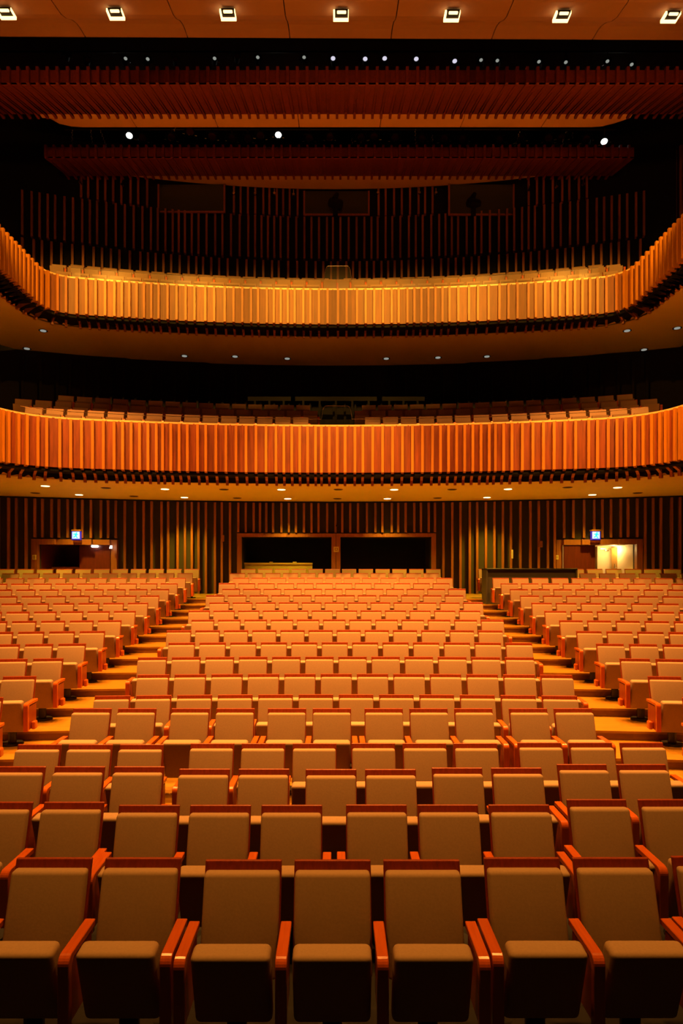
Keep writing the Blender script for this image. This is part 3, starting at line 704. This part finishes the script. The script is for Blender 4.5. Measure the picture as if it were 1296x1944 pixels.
def arm(mb, xc, mi=0, w=0.066):
    prof = [(-0.10, 0.655)]
    for i in range(7):
        t = i/6*PI/2; prof.append((-0.50+0.055-0.055*math.sin(t)*1.0, 0.655-0.055+0.055*math.cos(t)))
    prof += [(-0.50, 0.24), (-0.455, 0.24), (-0.455, 0.585)]
    for i in range(1, 4):
        t = i/4*PI/2; prof.append((-0.455+0.03*math.sin(t)*0.8, 0.59+0.03*(1-math.cos(t))))
    prof += [(-0.42, 0.615), (-0.10, 0.615)]
    mb.prism(prof, w, (xc, 0, 0), (0, 1, 0), (1, 0, 0), mi)
def armpanel(mb, xc, mi=0):
    mb.box(xc-0.024, xc+0.024, -0.452, -0.14, 0.25, 0.60, mi)
def mk_arm(xc):
    a = MB(); arm(a, xc); b = MB(); armpanel(b, xc)
    return a.mesh('armrest', ['arm'], 0.004, 1), b.mesh('arm_panel', ['cherry'], 0.004, 1)
PITCH = 0.572; AX = 0.286
me_armR = mk_arm(AX); me_armL = mk_arm(-AX)
AX2 = 0.287
def bracket(xc, s):
    m = MB(); m.box(min(xc, xc+s*0.06), max(xc, xc+s*0.06), -0.36, -0.24, 0.24, 0.36); return m.mesh('aisle_lamp', ['arm'], 0.02, 2)
me_brR = bracket(AX+0.024, 1); me_brL = bracket(-AX-0.024, -1)
mb = MB(); mb.cyl((0, -0.24, 0.025), (0, -0.24, 0.33), 0.06, 0.06, 12); mb.box(-0.2, 0.2, -0.30, -0.16, 0.30, 0.36); me_ped = mb.mesh('pedestal', ['black'])
mb = MB(); mb.cyl((0, -0.24, 0.0), (0, -0.24, 0.03), 0.16, 0.15, 20); me_disc = mb.mesh('base_disc', ['black'])
def seat(X, Y, z, rz, label, group, left=False, right=True, aisle=0):
    r = thing('theatre_seat', label, 'seat', (X, Y, z), rz, group)
    link('backrest', me_back, r); link('back_shell', me_shell, r); link('seat_cushion', me_cush, r)
    pd = link('pedestal', me_ped, r); link('base_disc', me_disc, pd)
    for on, me, sd, br in ((left, me_armL, -1, me_brL), (right, me_armR, 1, me_brR)):
        if on:
            a = link('armrest', me[0], r); p = link('side_panel', me[1], a)
            if aisle == sd: link('aisle_lamp', br, a)
    return r
SCREEN = []
def add_seat(*a, **k): seat(*a, **k)
FRONT = {
 1: [[100, 267.5], [461.5, 629.5, 802], [993, 1162.5], [1352]],
 2: [[6, 132.5], [281.5, 416, 554], [715, 851, 986.5], [1136, 1270]],
 3: [[36, 151, 260], [387, 500], [628.5, 741], [869, 981], [1108, 1218]],
 4: [[72, 169, 269], [401.5, 500, 596.5], [709, 806.5, 902.5], [1023, 1122, 1221.5]],
 5: [[173.5, 259], [360.5, 446.5], [544.5, 629.5], [729, 814, 898], [1002.5, 1089.5]],
}
YTOP = {1: (1632, 1638, 1631), 2: (1526, 1533, 1521), 3: (1456, 1463, 1452), 4: (1416, 1413, 1411), 5: (1344, 1346, 1344)}
RW = {1: 'front row', 2: 'second row from the front', 3: 'third row from the front', 4: 'fourth row from the front', 5: 'fifth row from the front'}
for r, units in FRONT.items():
    n = 0
    for u in units:
        dU = ROWD[r]; Xc = [(x-CX)*dU/F for x in u]
        # equalise spacing inside a unit to one seat pitch
        c = sum(Xc)/len(Xc); u0 = [c+(i-(len(u)-1)/2)*0.574 for i in range(len(u))]
        t = max(-1, min(1, (sum(u)/len(u)-CX)/560)); yl, yc, yr = YTOP[r]
        yt = yc+(yl-yc)*t*t if t < 0 else yc+(yr-yc)*t*t
        d = (CZ-0.97-ROWZ[r])*F/(yt-HY) if r < 5 else dU
        for j, X in enumerate(u0):
            n += 1
            add_seat(X*d/dU, d, ROWZ[r], 0, 'beige folding seat with wooden armrests, %s from left in the %s' % (ORD[n], RW[r]), 'loose seats in the flat front rows', left=(j == 0), right=True)
CEN = {6: (184, 1091, 12), 7: (263, 1082, 12), 8: (264, 1011, 12), 9: (321, 1007, 12), 10: (319, 951, 12), 11: (365, 953, 12), 12: (360, 909, 12), 13: (399, 914, 12), 14: (392, 878, 12),
       15: (422, 883, 12), 16: (416, 852, 12), 17: (443, 857, 12), 18: (438, 831, 12), 19: (458, 835, 12)}
STUFF = []
def tagrow(r): return 'raked row %s' % r
for r in range(6, 20):
    a, b, n = CEN[r]; d = ROWD[r]; c = ((a+b)/2-CX)*d/F
    if r in (18,): c += 0
    for j in range(n):
        X = c+(j-(n-1)/2)*PITCH; Y = d-sag(X); rz = -X/50
        if r >= 17: STUFF.append((X, Y, ROWZ[r], rz, j == 0, True)); continue
        add_seat(X, Y, ROWZ[r], rz, 'beige folding seat, %s from left in the centre block, %s row from the front' % (ORD[j+1], ORD[r]), 'raked seats of the centre block', left=(j == 0), right=True, aisle=(1 if j == n-1 else -1 if j == 0 else 0))
    # side blocks: start from the aisle
    for sgn, edge in ((-1, -4.63), (1, 4.80)):
        j = 0
        while True:
            X = edge+sgn*(0.246+j*PITCH*1.015)
            Y = d-sag(X); inner = (X-sgn*0.25)*F/Y+CX
            if (inner < -4 if sgn < 0 else inner > 1300) or (r >= 18 and j >= 11) or j >= 13: break
            rz = -X/50
            side = 'left' if sgn < 0 else 'right'
            if r == 18 and sgn > 0 and 0 <= (X-edge) < 3.05: j += 1; continue
            la = (sgn > 0 and j == 0) or (sgn < 0); ra = (sgn < 0 and j == 0) or (sgn > 0)
            if r >= 17: STUFF.append((X, Y, ROWZ[r], rz, la, ra))
            else:
                add_seat(X, Y, ROWZ[r], rz, 'beige folding seat, %s from the aisle in the %s block, %s row from the front' % (ORD[j+1], side, ORD[r]), 'raked seats of the %s block' % side, left=la, right=ra, aisle=(1 if sgn < 0 else -1) if j == 0 else 0)
            j += 1
print('individual seats', len([o for o in COL.objects if o.name.startswith('theatre_seat')]), 'stuff', len(STUFF))
# simple whole-seat mesh for far rows
def simple(left, right):
    a = MB(); slab(0.238, 0.36, HB-0.03, -0.045, 0.03, a, 0); me = a
    slab(0.246, 0.34, HB, 0.031, 0.055, a, 1); cushion(a, 0)
    if left: arm(a, -AX, 2); armpanel(a, -AX, 1)
    if right: arm(a, AX, 2); armpanel(a, AX, 1)
    a.cyl((0, -0.24, 0), (0, -0.24, 0.33), 0.06, 0.06, 8, 3); a.cyl((0, -0.24, 0), (0, -0.24, 0.03), 0.16, 0.15, 12, 3)
    return a
def brow(d, z, k, x0, n, sgn):
    x = (x0-CX)*d/F
    for j in range(n):
        X = x+sgn*(0.245+j*0.574); STUFF.append((X, d-k*X*X, z, -2*k*X, False, True))
for i, (xl, nl, xr, nr) in enumerate(((606-21, 15, 692.7, 15), (602.6, 17, 673, 17), (588, 15, 687, 16))):
    d, z = BR1[i]; brow(d, z, K1, xl, nl, -1); brow(d, z, K1, xr, nr, 1)
for i, (xl, nl, xr, nr) in enumerate(((607, 16, 672, 16), (638, 18, 638, 18), (624, 17, 652, 17))):
    d, z = BR2[i]; brow(d, z, K2, xl, nl, -1); brow(d, z, K2, xr, nr, 1)
big = MB(); bases = {}
for (X, Y, z, rz, l, r) in STUFF:
    s = bases.setdefault((l, r), simple(l, r)); i = len(big.v); cs, sn = math.cos(rz), math.sin(rz)
    big.v += [(X+v[0]*cs-v[1]*sn, Y+v[0]*sn+v[1]*cs, z+v[2]) for v in s.v]
    big.f += [tuple(i+k for k in f) for f in s.f]; big.m += s.m
tag(link('theatre_seats', big.mesh('rear_seats', ['fabric', 'cherry', 'arm', 'black'])), 'distant beige seats of the last three stalls rows and of both balconies', 'seats', None, 'stuff')
